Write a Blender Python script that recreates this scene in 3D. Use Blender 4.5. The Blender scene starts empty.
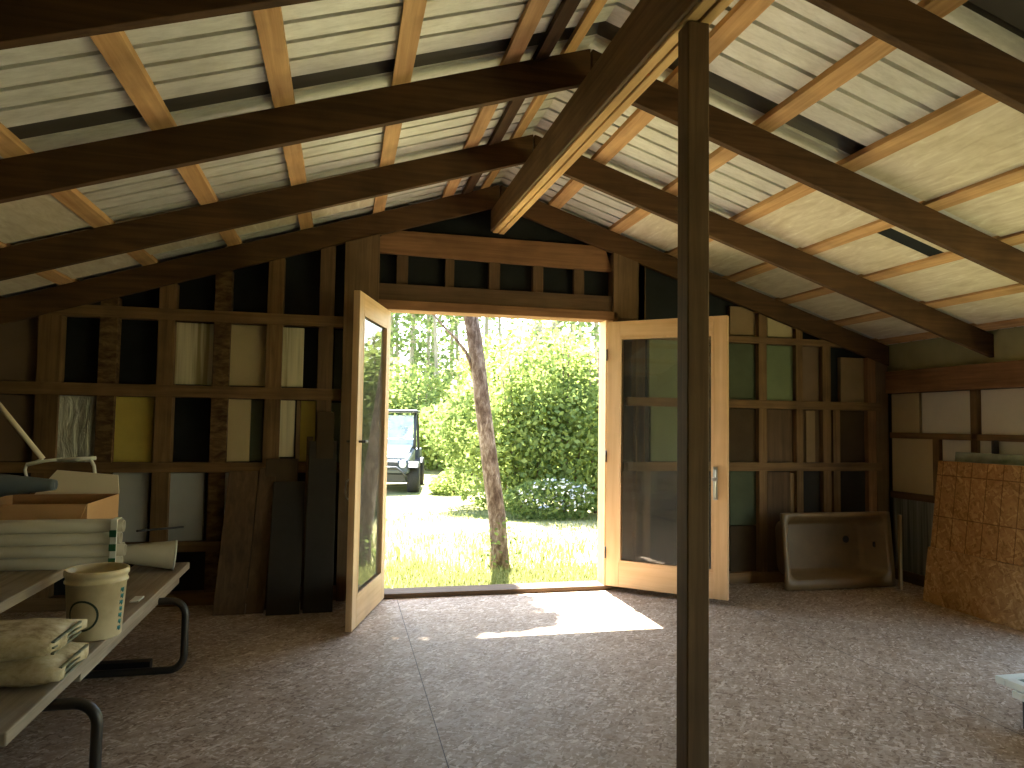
import bpy, bmesh, math, random
from mathutils import Vector, Matrix
R = random.Random(7)
COL = bpy.context.scene.collection
PI = math.pi

# ------------------------------------------------------------------ camera
F = 720.0; PITCH = math.radians(3.1); ROLL = 0.015; YAW = math.atan(169/720.0); CH = 1.3
fw = Vector((math.sin(YAW)*math.cos(PITCH), math.cos(YAW)*math.cos(PITCH), math.sin(PITCH)))
r0 = Vector((math.cos(YAW), -math.sin(YAW), 0)); u0 = r0.cross(fw)
rt = r0*math.cos(ROLL)+u0*math.sin(ROLL); up = -r0*math.sin(ROLL)+u0*math.cos(ROLL)
CP = Vector((0, 0, CH))
def at(x, y, Y):
    "point of the plane at depth Y seen at a place in the photo"
    d = fw*F+rt*(x-512)-up*(y-384)
    return CP+d*(Y/d.y)
cam = bpy.data.cameras.new('camera'); cam.sensor_width = 36; cam.lens = 36*F/1024; cam.clip_start = .05; cam.clip_end = 500
co = bpy.data.objects.new('camera', cam); COL.objects.link(co)
co.matrix_world = Matrix(((rt.x, up.x, -fw.x, CP.x), (rt.y, up.y, -fw.y, CP.y), (rt.z, up.z, -fw.z, CP.z), (0, 0, 0, 1)))
bpy.context.scene.camera = co

# ------------------------------------------------------------------ materials
def lin(c):
    return tuple(((v/255+.055)/1.055)**2.4 if v/255 > .04045 else v/255/12.92 for v in c)+(1,)
class NM:
    def __init__(s, name, rough=.8, spec=.3):
        s.m = bpy.data.materials.new(name); s.m.use_nodes = True; s.t = s.m.node_tree
        s.b = s.t.nodes['Principled BSDF']; s.b.inputs['Roughness'].default_value = rough
        s.b.inputs['Specular IOR Level'].default_value = spec
        s.tc = s.t.nodes.new('ShaderNodeTexCoord')
    def n(s, typ, **k):
        o = s.t.nodes.new('ShaderNode'+typ)
        for a, v in k.items(): setattr(o, a, v)
        return o
    def l(s, a, b): s.t.links.new(a, b)
    def coords(s, scale=(1, 1, 1), rot=(0, 0, 0), kind='Object', add=None):
        mp = s.n('Mapping'); mp.inputs['Scale'].default_value = scale; mp.inputs['Rotation'].default_value = rot
        src = s.tc.outputs[kind]
        if add is not None:
            oi = s.n('ObjectInfo'); ad = s.n('VectorMath', operation='MULTIPLY_ADD')
            cx = s.n('CombineXYZ')
            for i in range(3): s.l(oi.outputs['Random'], cx.inputs[i])
            ad.inputs[1].default_value = (add, add*1.7, add*.6); s.l(cx.outputs[0], ad.inputs[0]); s.l(src, ad.inputs[2]); src = ad.outputs[0]
        s.l(src, mp.inputs['Vector']); return mp.outputs[0]
    def noise(s, vec, scale, detail=4, rough=.55, dist=0):
        o = s.n('TexNoise'); o.inputs['Scale'].default_value = scale; o.inputs['Detail'].default_value = detail
        o.inputs['Roughness'].default_value = rough; o.inputs['Distortion'].default_value = dist
        s.l(vec, o.inputs['Vector']); return o.outputs['Fac']
    def ramp(s, fac, stops):
        o = s.n('ValToRGB'); e = o.color_ramp.elements
        while len(e) < len(stops): e.new(.5)
        for i, (p, c) in enumerate(stops):
            e[i].position = p; e[i].color = c if len(c) == 4 else c+(1,)
        s.l(fac, o.inputs[0]); return o.outputs[0]
    def mix(s, fac, a, b, mode='MIX'):
        o = s.n('Mix', data_type='RGBA', blend_type=mode)
        if isinstance(fac, (int, float)): o.inputs[0].default_value = fac
        else: s.l(fac, o.inputs[0])
        for i, v in ((6, a), (7, b)):
            if isinstance(v, tuple): o.inputs[i].default_value = v
            else: s.l(v, o.inputs[i])
        return o.outputs[2]
    def col(s, c):
        if isinstance(c, tuple): s.b.inputs['Base Color'].default_value = c
        else: s.l(c, s.b.inputs['Base Color'])
        return s
    def bump(s, h, strength=.3, dist=.01):
        o = s.n('Bump'); o.inputs['Strength'].default_value = strength; o.inputs['Distance'].default_value = dist
        s.l(h, o.inputs['Height']); s.l(o.outputs[0], s.b.inputs['Normal']); return s

def wood(name, dark, light, axis='X', sc=1.0, rough=.75, knots=.25):
    q = NM(name, rough); st = {'X': (.7, 14, 14), 'Y': (14, .7, 14), 'Z': (14, 14, .7)}[axis]
    v = q.coords(tuple(a*sc for a in st), add=3.0)
    g = q.noise(v, 2.2, 6, .6, .6)
    c = q.ramp(g, [(.25, lin(dark)), (.5, tuple((a+b)/2 for a, b in zip(lin(dark), lin(light)))), (.75, lin(light))])
    k = q.noise(q.coords((1, 1, 1), add=2.0), 3.5, 3, .5)
    kk = q.ramp(k, [(.3, (1-knots,)*3), (.55, (1, 1, 1))])
    q.col(q.mix(1.0, c, kk, 'MULTIPLY')).bump(g, .25, .004)
    return q.m
def plain(name, c, var=.12, scale=6, rough=.7, spec=.3, metal=0, bump=.1):
    q = NM(name, rough, spec); q.b.inputs['Metallic'].default_value = metal
    f = q.noise(q.coords((1, 1, 1), add=2.0), scale, 5, .6)
    L = lin(c); a = tuple(x*(1-var) for x in L[:3])+(1,); b = tuple(min(1, x*(1+var)) for x in L[:3])+(1,)
    q.col(q.ramp(f, [(.3, a), (.7, b)]))
    if bump: q.bump(f, bump, .01)
    return q.m
def osb(name, tones, scale=1.0, rough=.7, seams=None, bump=.3, plane='XY'):
    q = NM(name, rough, .22)
    cols = []
    hs = []
    for i, (rot, s2) in enumerate(((.5, (9, 42)), (2.1, (10, 46)), (-.7, (8, 38)))):
        if plane == 'XY': v = q.coords((s2[0]*scale, s2[1]*scale, 5), (0, 0, 0)); 
        else: v = q.coords((5, s2[0]*scale, s2[1]*scale))
        pre = q.n('Mapping'); pre.inputs['Rotation'].default_value = (0, 0, rot) if plane == 'XY' else (rot, 0, 0)
        q.l(q.tc.outputs['Object'], pre.inputs['Vector'])
        dn = q.n('TexNoise'); dn.inputs['Scale'].default_value = 9*scale; q.l(pre.outputs[0], dn.inputs['Vector'])
        ma = q.n('VectorMath', operation='MULTIPLY_ADD'); ma.inputs[1].default_value = (.03, .03, .03)
        q.l(dn.outputs['Color'], ma.inputs[0]); q.l(pre.outputs[0], ma.inputs[2])
        mp = q.n('Mapping'); mp.inputs['Scale'].default_value = (s2[0]*scale, s2[1]*scale, 5) if plane == 'XY' else (5, s2[0]*scale, s2[1]*scale)
        q.l(ma.outputs[0], mp.inputs['Vector'])
        vo = q.n('TexVoronoi'); vo.inputs['Scale'].default_value = 1.0; q.l(mp.outputs[0], vo.inputs['Vector'])
        sp = q.n('SeparateColor'); q.l(vo.outputs['Color'], sp.inputs[0])
        cols.append(q.ramp(sp.outputs[0], [(k/(len(tones)-1)*.9+.05, lin(t)) for k, t in enumerate(tones)]))
        hs.append(sp.outputs[1])
    m1 = q.noise(q.coords((1, 1, 1)), 22*scale, 2); m2 = q.noise(q.coords((1.3, 1.1, 1)), 17*scale, 2)
    f1 = q.ramp(m1, [(.47, (0, 0, 0)), (.53, (1, 1, 1))]); f2 = q.ramp(m2, [(.5, (0, 0, 0)), (.56, (1, 1, 1))])
    c = q.mix(f2, q.mix(f1, cols[0], cols[1]), cols[2])
    big = q.ramp(q.noise(q.coords((1, 1, 1)), 1.6, 5, .65), [(.3, (.82, .8, .78)), (.65, (1, 1, 1))])
    c = q.mix(1.0, c, big, 'MULTIPLY')
    if seams:
        sx, sy, x0, y0 = seams
        sep = q.n('SeparateXYZ'); q.l(q.tc.outputs['Object'], sep.inputs[0])
        fac = None
        for o, per, off in ((0, sx, x0), (1, sy, y0)):
            ad = q.n('Math', operation='ADD'); ad.inputs[1].default_value = 50*per-off; q.l(sep.outputs[o], ad.inputs[0])
            md = q.n('Math', operation='PINGPONG'); md.inputs[1].default_value = per/2; q.l(ad.outputs[0], md.inputs[0])
            lt = q.n('Math', operation='LESS_THAN'); lt.inputs[1].default_value = .002; q.l(md.outputs[0], lt.inputs[0])
            if fac is None: fac = lt.outputs[0]
            else:
                mx = q.n('Math', operation='MAXIMUM'); q.l(fac, mx.inputs[0]); q.l(lt.outputs[0], mx.inputs[1]); fac = mx.outputs[0]
        c = q.mix(fac, c, lin((60, 50, 45)))
    q.col(c).bump(hs[0], bump, .003)
    return q.m
def gridlines(name, base_tones):
    m = osb(name, base_tones, 1.3, plane='YZ'); t = m.node_tree; b = t.nodes['Principled BSDF']
    src = b.inputs['Base Color'].links[0].from_socket
    tc = t.nodes.new('ShaderNodeTexCoord'); sep = t.nodes.new('ShaderNodeSeparateXYZ'); t.links.new(tc.outputs['Object'], sep.inputs[0])
    fac = None
    for o, lo, hi in ((1, .13, .004), (2, .31, .004)):
        ad = t.nodes.new('ShaderNodeMath'); ad.operation = 'ADD'; ad.inputs[1].default_value = 10*lo+(.02 if o == 1 else -.02); t.links.new(sep.outputs[o], ad.inputs[0])
        md = t.nodes.new('ShaderNodeMath'); md.operation = 'PINGPONG'; md.inputs[1].default_value = lo/2 if o == 1 else lo/2; t.links.new(ad.outputs[0], md.inputs[0])
        lt = t.nodes.new('ShaderNodeMath'); lt.operation = 'LESS_THAN'; lt.inputs[1].default_value = hi; t.links.new(md.outputs[0], lt.inputs[0])
        if fac is None: fac = lt.outputs[0]
        else:
            mx = t.nodes.new('ShaderNodeMath'); mx.operation = 'MAXIMUM'; t.links.new(fac, mx.inputs[0]); t.links.new(lt.outputs[0], mx.inputs[1]); fac = mx.outputs[0]
    mu = t.nodes.new('ShaderNodeMath'); mu.operation = 'MULTIPLY'; mu.inputs[1].default_value = .6; t.links.new(fac, mu.inputs[0])
    mi = t.nodes.new('ShaderNodeMix'); mi.data_type = 'RGBA'; t.links.new(mu.outputs[0], mi.inputs[0]); t.links.new(src, mi.inputs[6])
    mi.inputs[7].default_value = lin((80, 45, 15)); t.links.new(mi.outputs[2], b.inputs['Base Color'])
    return m

M = {}
for ax in 'XYZ':
    M['stud'+ax] = wood('stud_wood_'+ax, (90, 68, 42), (142, 112, 74), ax, knots=.35)
    M['rafter'+ax] = wood('rafter_wood_'+ax, (64, 44, 26), (102, 74, 44), ax, knots=.3, rough=.85)
    M['post'+ax] = wood('post_wood_'+ax, (94, 74, 50), (126, 102, 72), ax)
    M['purlin'+ax] = wood('purlin_wood_'+ax, (180, 134, 84), (226, 184, 130), ax, knots=.3)
    M['beam'+ax] = wood('beam_wood_'+ax, (190, 145, 85), (232, 196, 135), ax, knots=.2)
    M['door'+ax] = wood('door_wood_'+ax, (206, 168, 122), (226, 194, 150), ax, sc=.8, knots=.12, rough=.5)
    M['grey'+ax] = wood('weathered_wood_'+ax, (130, 118, 100), (182, 170, 150), ax)
    M['brown'+ax] = wood('brown_board_'+ax, (78, 60, 42), (114, 90, 64), ax)
    M['trim'+ax] = wood('header_wood_'+ax, (112, 80, 52), (156, 116, 78), ax)
def mottled(name, a, b):
    q = NM(name, .9); f = q.noise(q.coords((5, 5, 12), add=3.0), 2.2, 5, .6, .4)
    q.col(q.ramp(f, [(.35, lin(a)), (.5, lin(tuple((x+y)//2 for x, y in zip(a, b)))), (.66, lin(b))])).bump(f, .5, .01); return q.m
M['mottled'] = mottled('bark_edged_wood', (66, 44, 25), (120, 98, 64))
M['beamside'] = M['rafterY']
M['black'] = plain('tar_paper', (30, 34, 34), .3, 5, .8)
M['cream'] = plain('cream_foam', (188, 172, 132), .08, 3, .8)
M['white'] = plain('white_foam', (205, 200, 184), .07, 3, .8)
M['bluewhite'] = plain('bluish_foam', (178, 182, 178), .07, 3, .8)
M['yellow'] = plain('yellow_foam', (200, 182, 92), .1, 5, .8)
M['tan'] = plain('tan_board', (140, 118, 86), .12, 4, .8)
M['taupe'] = plain('taupe_board', (118, 98, 78), .12, 4, .8)
M['green'] = plain('green_board', (80, 88, 66), .2, 3, .8)
M['sage'] = plain('sage_board', (112, 124, 92), .15, 3, .8)
M['dkbrown'] = plain('dark_brown_board', (70, 56, 38), .2, 4, .85)
M['charcoal'] = plain('charcoal_board', (52, 48, 42), .2, 4, .85)
M['metal'] = plain('dark_metal', (70, 68, 64), .1, 9, .4, .5, .7, 0)
M['steel'] = plain('bright_steel', (200, 200, 196), .1, 9, .35, .5, .8, 0)
M['blackp'] = plain('black_plastic', (24, 24, 26), .1, 9, .5, .5, 0, 0)
def striped(name, a, b, axis=0, sc=18):
    q = NM(name, .75); s3 = [.6, .6, .6]; s3[axis] = sc
    f = q.noise(q.coords(tuple(s3), add=3.0), 1.0, 3, .6)
    q.col(q.ramp(f, [(.38, lin(a)), (.5, lin(b)), (.62, lin(tuple(min(255, x+18) for x in b)))])).bump(f, .4, .01); return q.m
M['stripe'] = striped('peeling_white_foam', (150, 138, 98), (200, 192, 160))
def mkfoil():
    q = NM('crinkled_foil', .35, .5); q.b.inputs['Metallic'].default_value = .55
    f = q.noise(q.coords((9, 1, 2.2)), 2.0, 6, .65, .8)
    q.col(q.ramp(f, [(.3, lin((140, 140, 118))), (.7, lin((225, 228, 215)))])).bump(f, .9, .03); return q.m
M['foil'] = mkfoil()
def mksheet():
    q = NM('galvanised_roof_sheet', .5, .4); q.b.inputs['Metallic'].default_value = .15
    f = q.noise(q.coords((.5, 26, 26)), 1.0, 6, .72, .2); g = q.noise(q.coords((1, 1, 1)), 2.2, 5, .6)
    c = q.ramp(f, [(.25, lin((196, 194, 186))), (.5, lin((220, 219, 212))), (.75, lin((238, 238, 232)))])
    q.col(q.mix(1, c, q.ramp(g, [(.3, (.82, .8, .74)), (.6, (1, 1, 1))]), 'MULTIPLY')).bump(f, .2, .003); return q.m
M['sheet'] = mksheet()
M['lap'] = plain('dark_sheet_lap', (86, 80, 72), .12, 3, .45, .4, .2)
def mkceilfoam():
    q = NM('ceiling_foam', .7, .3)
    f = q.noise(q.coords((9, 1.6, 1), (0, 0, .12), add=3.0), 2.4, 5, .6, 1.0)
    g = q.noise(q.coords((1, 1, 1), add=2.0), 3, 6, .7)
    c = q.ramp(f, [(.3, lin((208, 194, 166))), (.6, lin((228, 218, 194))), (.72, lin((242, 236, 216)))])
    q.col(q.mix(1, c, q.ramp(g, [(.3, (.86, .83, .76)), (.55, (1, 1, 1))]), 'MULTIPLY')).bump(f, .25, .01); return q.m
M['cfoam'] = mkceilfoam()
M['floor'] = osb('floor_osb', [(136, 114, 92), (172, 150, 126), (190, 170, 148), (156, 134, 110), (216, 200, 180)], 1.7, .6, seams=(2.44, 60, .425, 30), bump=.4)
M['osb'] = osb('osb_board', [(156, 118, 72), (190, 150, 98), (172, 132, 84), (208, 172, 122)], 1.3, .6, plane='YZ')
M['osbgrid'] = gridlines('osb_board_with_lines', [(154, 114, 66), (188, 144, 90), (168, 124, 76), (204, 164, 108)])
def glassm(name, tint=(1, 1, 1, 1), haze=0.06, hz=(190, 190, 175)):
    q = NM(name); t = q.t; out = t.nodes['Material Output']
    fr = q.n('Fresnel'); fr.inputs['IOR'].default_value = 1.6
    tr = q.n('BsdfTransparent'); tr.inputs[0].default_value = tint
    gl = q.n('BsdfGlossy'); gl.inputs['Roughness'].default_value = .02
    df = q.n('BsdfDiffuse'); df.inputs[0].default_value = lin(hz)
    a = q.n('MixShader'); q.l(fr.outputs[0], a.inputs[0]); q.l(tr.outputs[0], a.inputs[1]); q.l(gl.outputs[0], a.inputs[2])
    b = q.n('MixShader'); 
    dn = q.noise(q.coords((1, 1, 1)), 4, 5, .6); mu = q.n('Math', operation='MULTIPLY'); mu.inputs[1].default_value = haze*2; q.l(dn, mu.inputs[0])
    q.l(mu.outputs[0], b.inputs[0]); q.l(a.outputs[0], b.inputs[1]); q.l(df.outputs[0], b.inputs[2]); q.l(b.outputs[0], out.inputs[0])
    return q.m
M['glass'] = glassm('door_glass')
M['greenglass'] = glassm('green_glass', (.75, .85, .78, 1), .45, (190, 200, 184))

# ------------------------------------------------------------------ mesh helpers
class MB:
    def __init__(s): s.bm = bmesh.new(); s.slots = []; s.cur = 0
    def use(s, m):
        if m not in s.slots: s.slots.append(m)
        s.cur = s.slots.index(m); return s
    def face(s, vs, smooth=False):
        try: f = s.bm.faces.new(vs); f.material_index = s.cur; f.smooth = smooth; return f
        except ValueError: return None
    def hexa(s, p):
        v = [s.bm.verts.new(q) for q in p]
        for f in ((0, 3, 2, 1), (4, 5, 6, 7), (0, 1, 5, 4), (1, 2, 6, 5), (2, 3, 7, 6), (3, 0, 4, 7)): s.face([v[i] for i in f])
        return s
    def box(s, x0, x1, y0, y1, z0, z1):
        return s.hexa([(x0, y0, z0), (x1, y0, z0), (x1, y1, z0), (x0, y1, z0), (x0, y0, z1), (x1, y0, z1), (x1, y1, z1), (x0, y1, z1)])
    def prism(s, poly, o, ax, depth):
        "polygon of points extruded by vector ax*depth"
        a = [s.bm.verts.new(Vector(o)+Vector(p)) for p in poly]; b = [s.bm.verts.new(Vector(o)+Vector(p)+Vector(ax)*depth) for p in poly]
        s.face(a[::-1]); s.face(b); n = len(a)
        for i in range(n): s.face([a[i], a[(i+1) % n], b[(i+1) % n], b[i]])
        return s
    def tube(s, pts, r, seg=10, cap=True, smooth=True):
        pts = [Vector(p) for p in pts]; rr = r if isinstance(r, (list, tuple)) else [r]*len(pts); rings = []
        t0 = (pts[1]-pts[0]).normalized(); u = t0.cross(Vector((0, 0, 1)))
        if u.length < .1: u = t0.cross(Vector((1, 0, 0)))
        u.normalize()
        for i, p in enumerate(pts):
            t = (pts[min(i+1, len(pts)-1)]-pts[max(i-1, 0)]).normalized()
            u = (u-t*u.dot(t)).normalized(); w = t.cross(u)
            rings.append([s.bm.verts.new(p+(u*math.cos(2*PI*k/seg)+w*math.sin(2*PI*k/seg))*rr[i]) for k in range(seg)])
        for a, b in zip(rings, rings[1:]):
            for k in range(seg): s.face([a[k], a[(k+1) % seg], b[(k+1) % seg], b[k]], smooth)
        if cap: s.face(rings[0][::-1]); s.face(rings[-1])
        return s
    def lathe(s, c, prof, seg=28, axis='Z', smooth=True, caps=True):
        rings = []
        for r, h in prof:
            ring = []
            for k in range(seg):
                a = 2*PI*k/seg; x, y = r*math.cos(a), r*math.sin(a)
                p = {'Z': (x, y, h), 'X': (h, x, y), 'Y': (x, h, y)}[axis]
                ring.append(s.bm.verts.new(Vector(c)+Vector(p)))
            rings.append(ring)
        for a, b in zip(rings, rings[1:]):
            for k in range(seg): s.face([a[k], a[(k+1) % seg], b[(k+1) % seg], b[k]], smooth)
        if caps: s.face(rings[0][::-1]); s.face(rings[-1])
        return s
    def build(s, name, mat=None, parent=None, bevel=0, origin=None, solid=0, nofix=False, **tags):
        bm = s.bm
        if not nofix: bmesh.ops.recalc_face_normals(bm, faces=bm.faces[:])
        xs = [v.co for v in bm.verts]
        lo = Vector([min(c[i] for c in xs) for i in range(3)]); hi = Vector([max(c[i] for c in xs) for i in range(3)])
        o = Vector(origin) if origin is not None else Vector(((lo.x+hi.x)/2, (lo.y+hi.y)/2, lo.z))
        me = bpy.data.meshes.new(name)
        bmesh.ops.translate(bm, verts=bm.verts[:], vec=-o); bm.to_mesh(me); bm.free()
        for m in ([M[mat] if isinstance(mat, str) else mat] if mat is not None else [M[k] if isinstance(k, str) else k for k in s.slots]): me.materials.append(m)
        ob = bpy.data.objects.new(name, me); COL.objects.link(ob)
        WP[ob.name] = o
        if parent is not None:
            ob.parent = parent; ob.location = o-WP[parent.name]
        else: ob.location = o
        if bevel:
            b = ob.modifiers.new('Bevel', 'BEVEL'); b.width = bevel; b.segments = 2; b.limit_method = 'ANGLE'
        if solid:
            b = ob.modifiers.new('Solidify', 'SOLIDIFY'); b.thickness = solid; b.offset = 0
        for k, v in tags.items(): ob[k] = v
        return ob
WP = {}
def empty(name, loc, **tags):
    o = bpy.data.objects.new(name, None); COL.objects.link(o); o.location = loc; WP[o.name] = Vector(loc)
    o.empty_display_size = .1
    for k, v in tags.items(): o[k] = v
    return o
def bx(name, mat, parent, x0, x1, y0, y1, z0, z1, bevel=.003, **t):
    return MB().box(x0, x1, y0, y1, z0, z1).build(name, mat, parent, bevel, **t)
def copy_tree(o, parent=None):
    c = o.copy(); COL.objects.link(c); c.parent = parent; WP[c.name] = WP[o.name].copy()
    for ch in [k for k in COL.objects if k.parent == o]: copy_tree(ch, c)
    return c

# ------------------------------------------------------------------ shell
XL, XR, YF, YB = -2.36, 4.74, 5.54, -3.4
XRD = 1.155                                  # ridge
def zr(X, dz=0): return 2.99-.32*abs(X-XRD)+dz   # rafter underside
FY = 5.44                                    # inner face of front studs
DX0, DX1, DZ = .30, 2.04, 2.135

fl = bx('floor', 'floor', None, XL-.1, XR+.1, YB-.1, YF, -.12, 0, 0, kind='structure', origin=(0, 0, 0))
fl['label'] = 'worn oriented strand board floor of the shed'

# roof sheeting with ribs: the profile runs along Y, extruded down each slope
def sheet_profile():
    pts = []; y = 3.10-.14*50
    while y < 5.85:
        if abs(y-3.10) < .02 or abs(y-2.02) < .02:
            pts += [(y-.012, 0)]+[(y+.005+.12*k/10, .055*math.sin(PI*k/10)**.8) for k in range(11)]
            y += .14; pts += [(y-.012, 0), (y-.006, .022), (y+.006, .022), (y+.012, 0)]
        else:
            pts += [(y-.014, 0), (y-.011, .055), (y+.011, .055), (y+.014, 0)]
        y += .14
    return [p for i, p in enumerate(pts) if i == 0 or p[0] > pts[i-1][0]+1e-5]
prof = [p for p in sheet_profile() if p[0] > YB-.2]
mb = MB()
for sd in (-1, 1):
    Xe = 4.95 if sd > 0 else -2.6
    n = 8; rows = []
    for i in range(n+1):
        X = XRD+(Xe-XRD)*i/n
        rows.append([mb.bm.verts.new((X, y, zr(X, .205)+dz)) for y, dz in prof])
    for a, b in zip(rows, rows[1:]):
        for k in range(len(prof)-1):
            ym = (prof[k][0]+prof[k+1][0])/2
            mb.use('lap' if (3.10 < ym < 3.225 or 2.02 < ym < 2.145) else 'sheet')
            mb.face([a[k], a[k+1], b[k+1], b[k]])
ceil = mb.build('ceiling', None, None, solid=.003, nofix=True, kind='structure', label='ribbed metal sheet roof seen from below')
# purlins
PX = [1.60, 2.11, 2.615, 3.15, 3.65, 4.17, 4.62, 1.27, 1.04, .745, .225, -.29, -.785, -1.335, -1.85, -2.3]
for X in PX:
    h = .04; w = .0425; d = MB()
    if X == 1.04: w = .03
    if X == 1.27: w = .03
    y0, y1 = YB, 5.8
    d.hexa([(X-w, y0, zr(X-w, .172)), (X+w, y0, zr(X+w, .172)), (X+w, y1, zr(X+w, .172)), (X-w, y1, zr(X-w, .172)),
            (X-w, y0, zr(X-w, .203)), (X+w, y0, zr(X+w, .203)), (X+w, y1, zr(X+w, .203)), (X-w, y1, zr(X-w, .203))])
    d.build('purlin', 'purlinY', ceil)
d = MB(); d.hexa([(.86, YB, zr(.86, .16)), (.93, YB, zr(.93, .16)), (.93, 5.5, zr(.93, .16)), (.86, 5.5, zr(.86, .16)), (.86, YB, zr(.86, .2)), (.93, YB, zr(.93, .2)), (.93, 5.5, zr(.93, .2)), (.86, 5.5, zr(.86, .2))])
d.build('purlin', 'rafterY', ceil)
# foam boards tucked between purlins
def foam(xa, xb, ya, yb, mat='cfoam', dz=.186, tilt=0, **t):
    d = MB(); z = lambda X, o: zr(X, dz+o)
    d.hexa([(xa, ya, z(xa, 0)), (xb, ya, z(xb, 0)), (xb, yb, z(xb, tilt)), (xa, yb, z(xa, tilt)), (xa, ya, z(xa, .016)), (xb, ya, z(xb, .016)), (xb, yb, z(xb, .016+tilt)), (xa, yb, z(xa, .016+tilt))])
    return d.build('insulation_panel', mat, ceil, .002, **t)
g = .046
cells = [(2.615, 3.15), (3.15, 3.65), (3.65, 4.17), (4.17, 4.62)]
def sheetfoam(a, b, y0, y1, **k): foam(a+g, b-g, y0, y1, **k)
sheetfoam(2.615, 3.15, 3.36, 4.39); sheetfoam(3.15, 3.65, 3.80, 4.39); sheetfoam(3.15, 3.65, 3.36, 3.68); sheetfoam(3.15, 3.65, 3.66, 3.84, mat='black', dz=.189, label='dark strip painted as the shade in the gap between two foam boards')  # black strip stands for the shade inside the hollow gap
sheetfoam(3.65, 4.17, 3.36, 4.39); sheetfoam(4.17, 4.62, 3.36, 4.39)
for a, b in ((2.615, 3.15), (3.15, 3.65), (3.65, 4.17), (4.17, 4.62)): sheetfoam(a, b, 2.26, 3.29)
for a, b in ((2.11, 2.615), (2.615, 3.15), (3.15, 3.65), (3.65, 4.17), (4.17, 4.62)): sheetfoam(a, b, 4.46, 5.40)
for a, b in ((-1.85, -1.335), (-2.3, -1.85)): sheetfoam(a, b, 3.36, 4.39)
for a, b in ((-1.335, -.785), (-.785, -.29), (-.29, .225)): sheetfoam(a, b, 4.46, 5.24)
for a, b in ((-1.85, -1.335), (-2.3, -1.85)): sheetfoam(a, b, 4.46, 5.40)
sheetfoam(-2.3, -1.85, 2.26, 3.29)
# eave closers above the side walls
M['eave'] = plain('pale_green_board', (168, 166, 122), .12, 4)
bx('eave_board', 'eave', ceil, 4.735, 4.76, YB, YF, 1.80, 2.06, 0)

# rafters: right and left half of each frame
RY = [5.42, 4.40, 3.30, 2.19, 1.10, 0.0, -1.1, -2.2]
names = {0: 'against the front wall', 1: 'second from the front wall', 2: 'third from the front wall', 3: 'fourth from the front wall', 4: 'fifth from the front wall'}
for i, Y in enumerate(RY):
    for sd in (-1, 1):
        Xe = (4.70 if Y > 4.9 else 4.79-.04) if sd > 0 else XL+.0
        xi = XRD+sd*.005; th = .042 if i else .04
        d = MB()
        d.hexa([(xi, Y, zr(xi)), (Xe, Y, zr(Xe)), (Xe, Y+th, zr(Xe)), (xi, Y+th, zr(xi)), (xi, Y, zr(xi, .172)), (Xe, Y, zr(Xe, .172)), (Xe, Y+th, zr(Xe, .172)), (xi, Y+th, zr(xi, .172))])
        if i < 5:
            o = d.build('rafter', 'rafterX', None, .003, group='rafters under the metal roof', category='rafter',
                    label=('dark wooden rafter on the %s of the ridge, %s' % ('door-handle bathtub side' if 0 else ('bathtub side' if sd > 0 else 'picnic table side'), names[i])))
        else: o = d.build('rafter', 'rafterX', ceil, .003)

# ridge beam (built up of two planks) sits on the tie board and the post
d = MB(); YA, YE = YB+.1, 5.47
zb = lambda Y: 2.785-.030*(5.42-Y)
for x0, x1, dz in ((1.110, 1.154, 0), (1.158, 1.200, -.006)):
    d.hexa([(x0, YA, zb(YA)+dz), (x1, YA, zb(YA)+dz), (x1, YE, zb(YE)+dz), (x0, YE, zb(YE)+dz), (x0, YA, zr(x0)-.004), (x1, YA, zr(x1)-.004), (x1, YE, zr(x0)-.004), (x0, YE, zr(x1)-.004)])
rb = d.build('ridge_beam', 'beamY', None, .004, category='beam', label='long doubled ridge beam of pale planks running under the roof peak')
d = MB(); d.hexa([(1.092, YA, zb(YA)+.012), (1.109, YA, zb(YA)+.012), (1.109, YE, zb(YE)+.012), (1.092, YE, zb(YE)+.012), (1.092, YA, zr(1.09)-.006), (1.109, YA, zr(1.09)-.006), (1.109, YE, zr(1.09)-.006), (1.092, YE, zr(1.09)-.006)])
d.build('shade_plank', 'studY', rb, .002, label='brown plank added as the shaded side of the ridge beam')  # brown plank added so the beam's unlit side looks dark
# post
d = MB().box(1.113, 1.193, 2.19, 2.27, 0, zb(2.2)-.005)
d.build('support_post', 'postZ', None, .005, category='post', label='dark square wooden post standing on the floor under the ridge beam')

# ------------------------------------------------------------------ front wall
def gable(x0, x1, z0):
    zs = lambda X: zr(X, .203)
    xs = [x0]+([XRD] if x0 < XRD < x1 else [])+[x1]
    return [(x0, 0, z0), (x1, 0, z0)]+[(X, 0, zs(X)) for X in reversed(xs)]
d = MB()
for x0, x1, z0 in ((XL-.1, DX0-.03, -.3), (DX0-.03, DX1+.03, DZ+.03), (DX1+.03, XR+.1, -.3)):
    d.prism(gable(x0, x1, z0), (0, YF, 0), (0, 1, 0), .03)
wf = d.build('wall_front', 'black', None, kind='structure', label='framed front wall with black sheathing around the doorway')
def px(x, y=400, Y=FY): return at(x, y, Y).x
def pz(x, y, Y=FY): return at(x, y, Y).z
def stud(x0, x1, z0=0, z1=None, mat='studZ', y0=FY, y1=YF-.002, **t):
    if z1 is None:
        d = MB(); d.hexa([(x0, y0, z0), (x1, y0, z0), (x1, y1, z0), (x0, y1, z0), (x0, y0, zr(x0, .0)), (x1, y0, zr(x1, .0)), (x1, y1, zr(x1, .0)), (x0, y1, zr(x0, .0))])
        return d.build('stud', mat, wf, .003, **t)
    return MB().box(x0, x1, y0, y1, z0, z1).build('stud', mat, wf, .003, **t)
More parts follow.
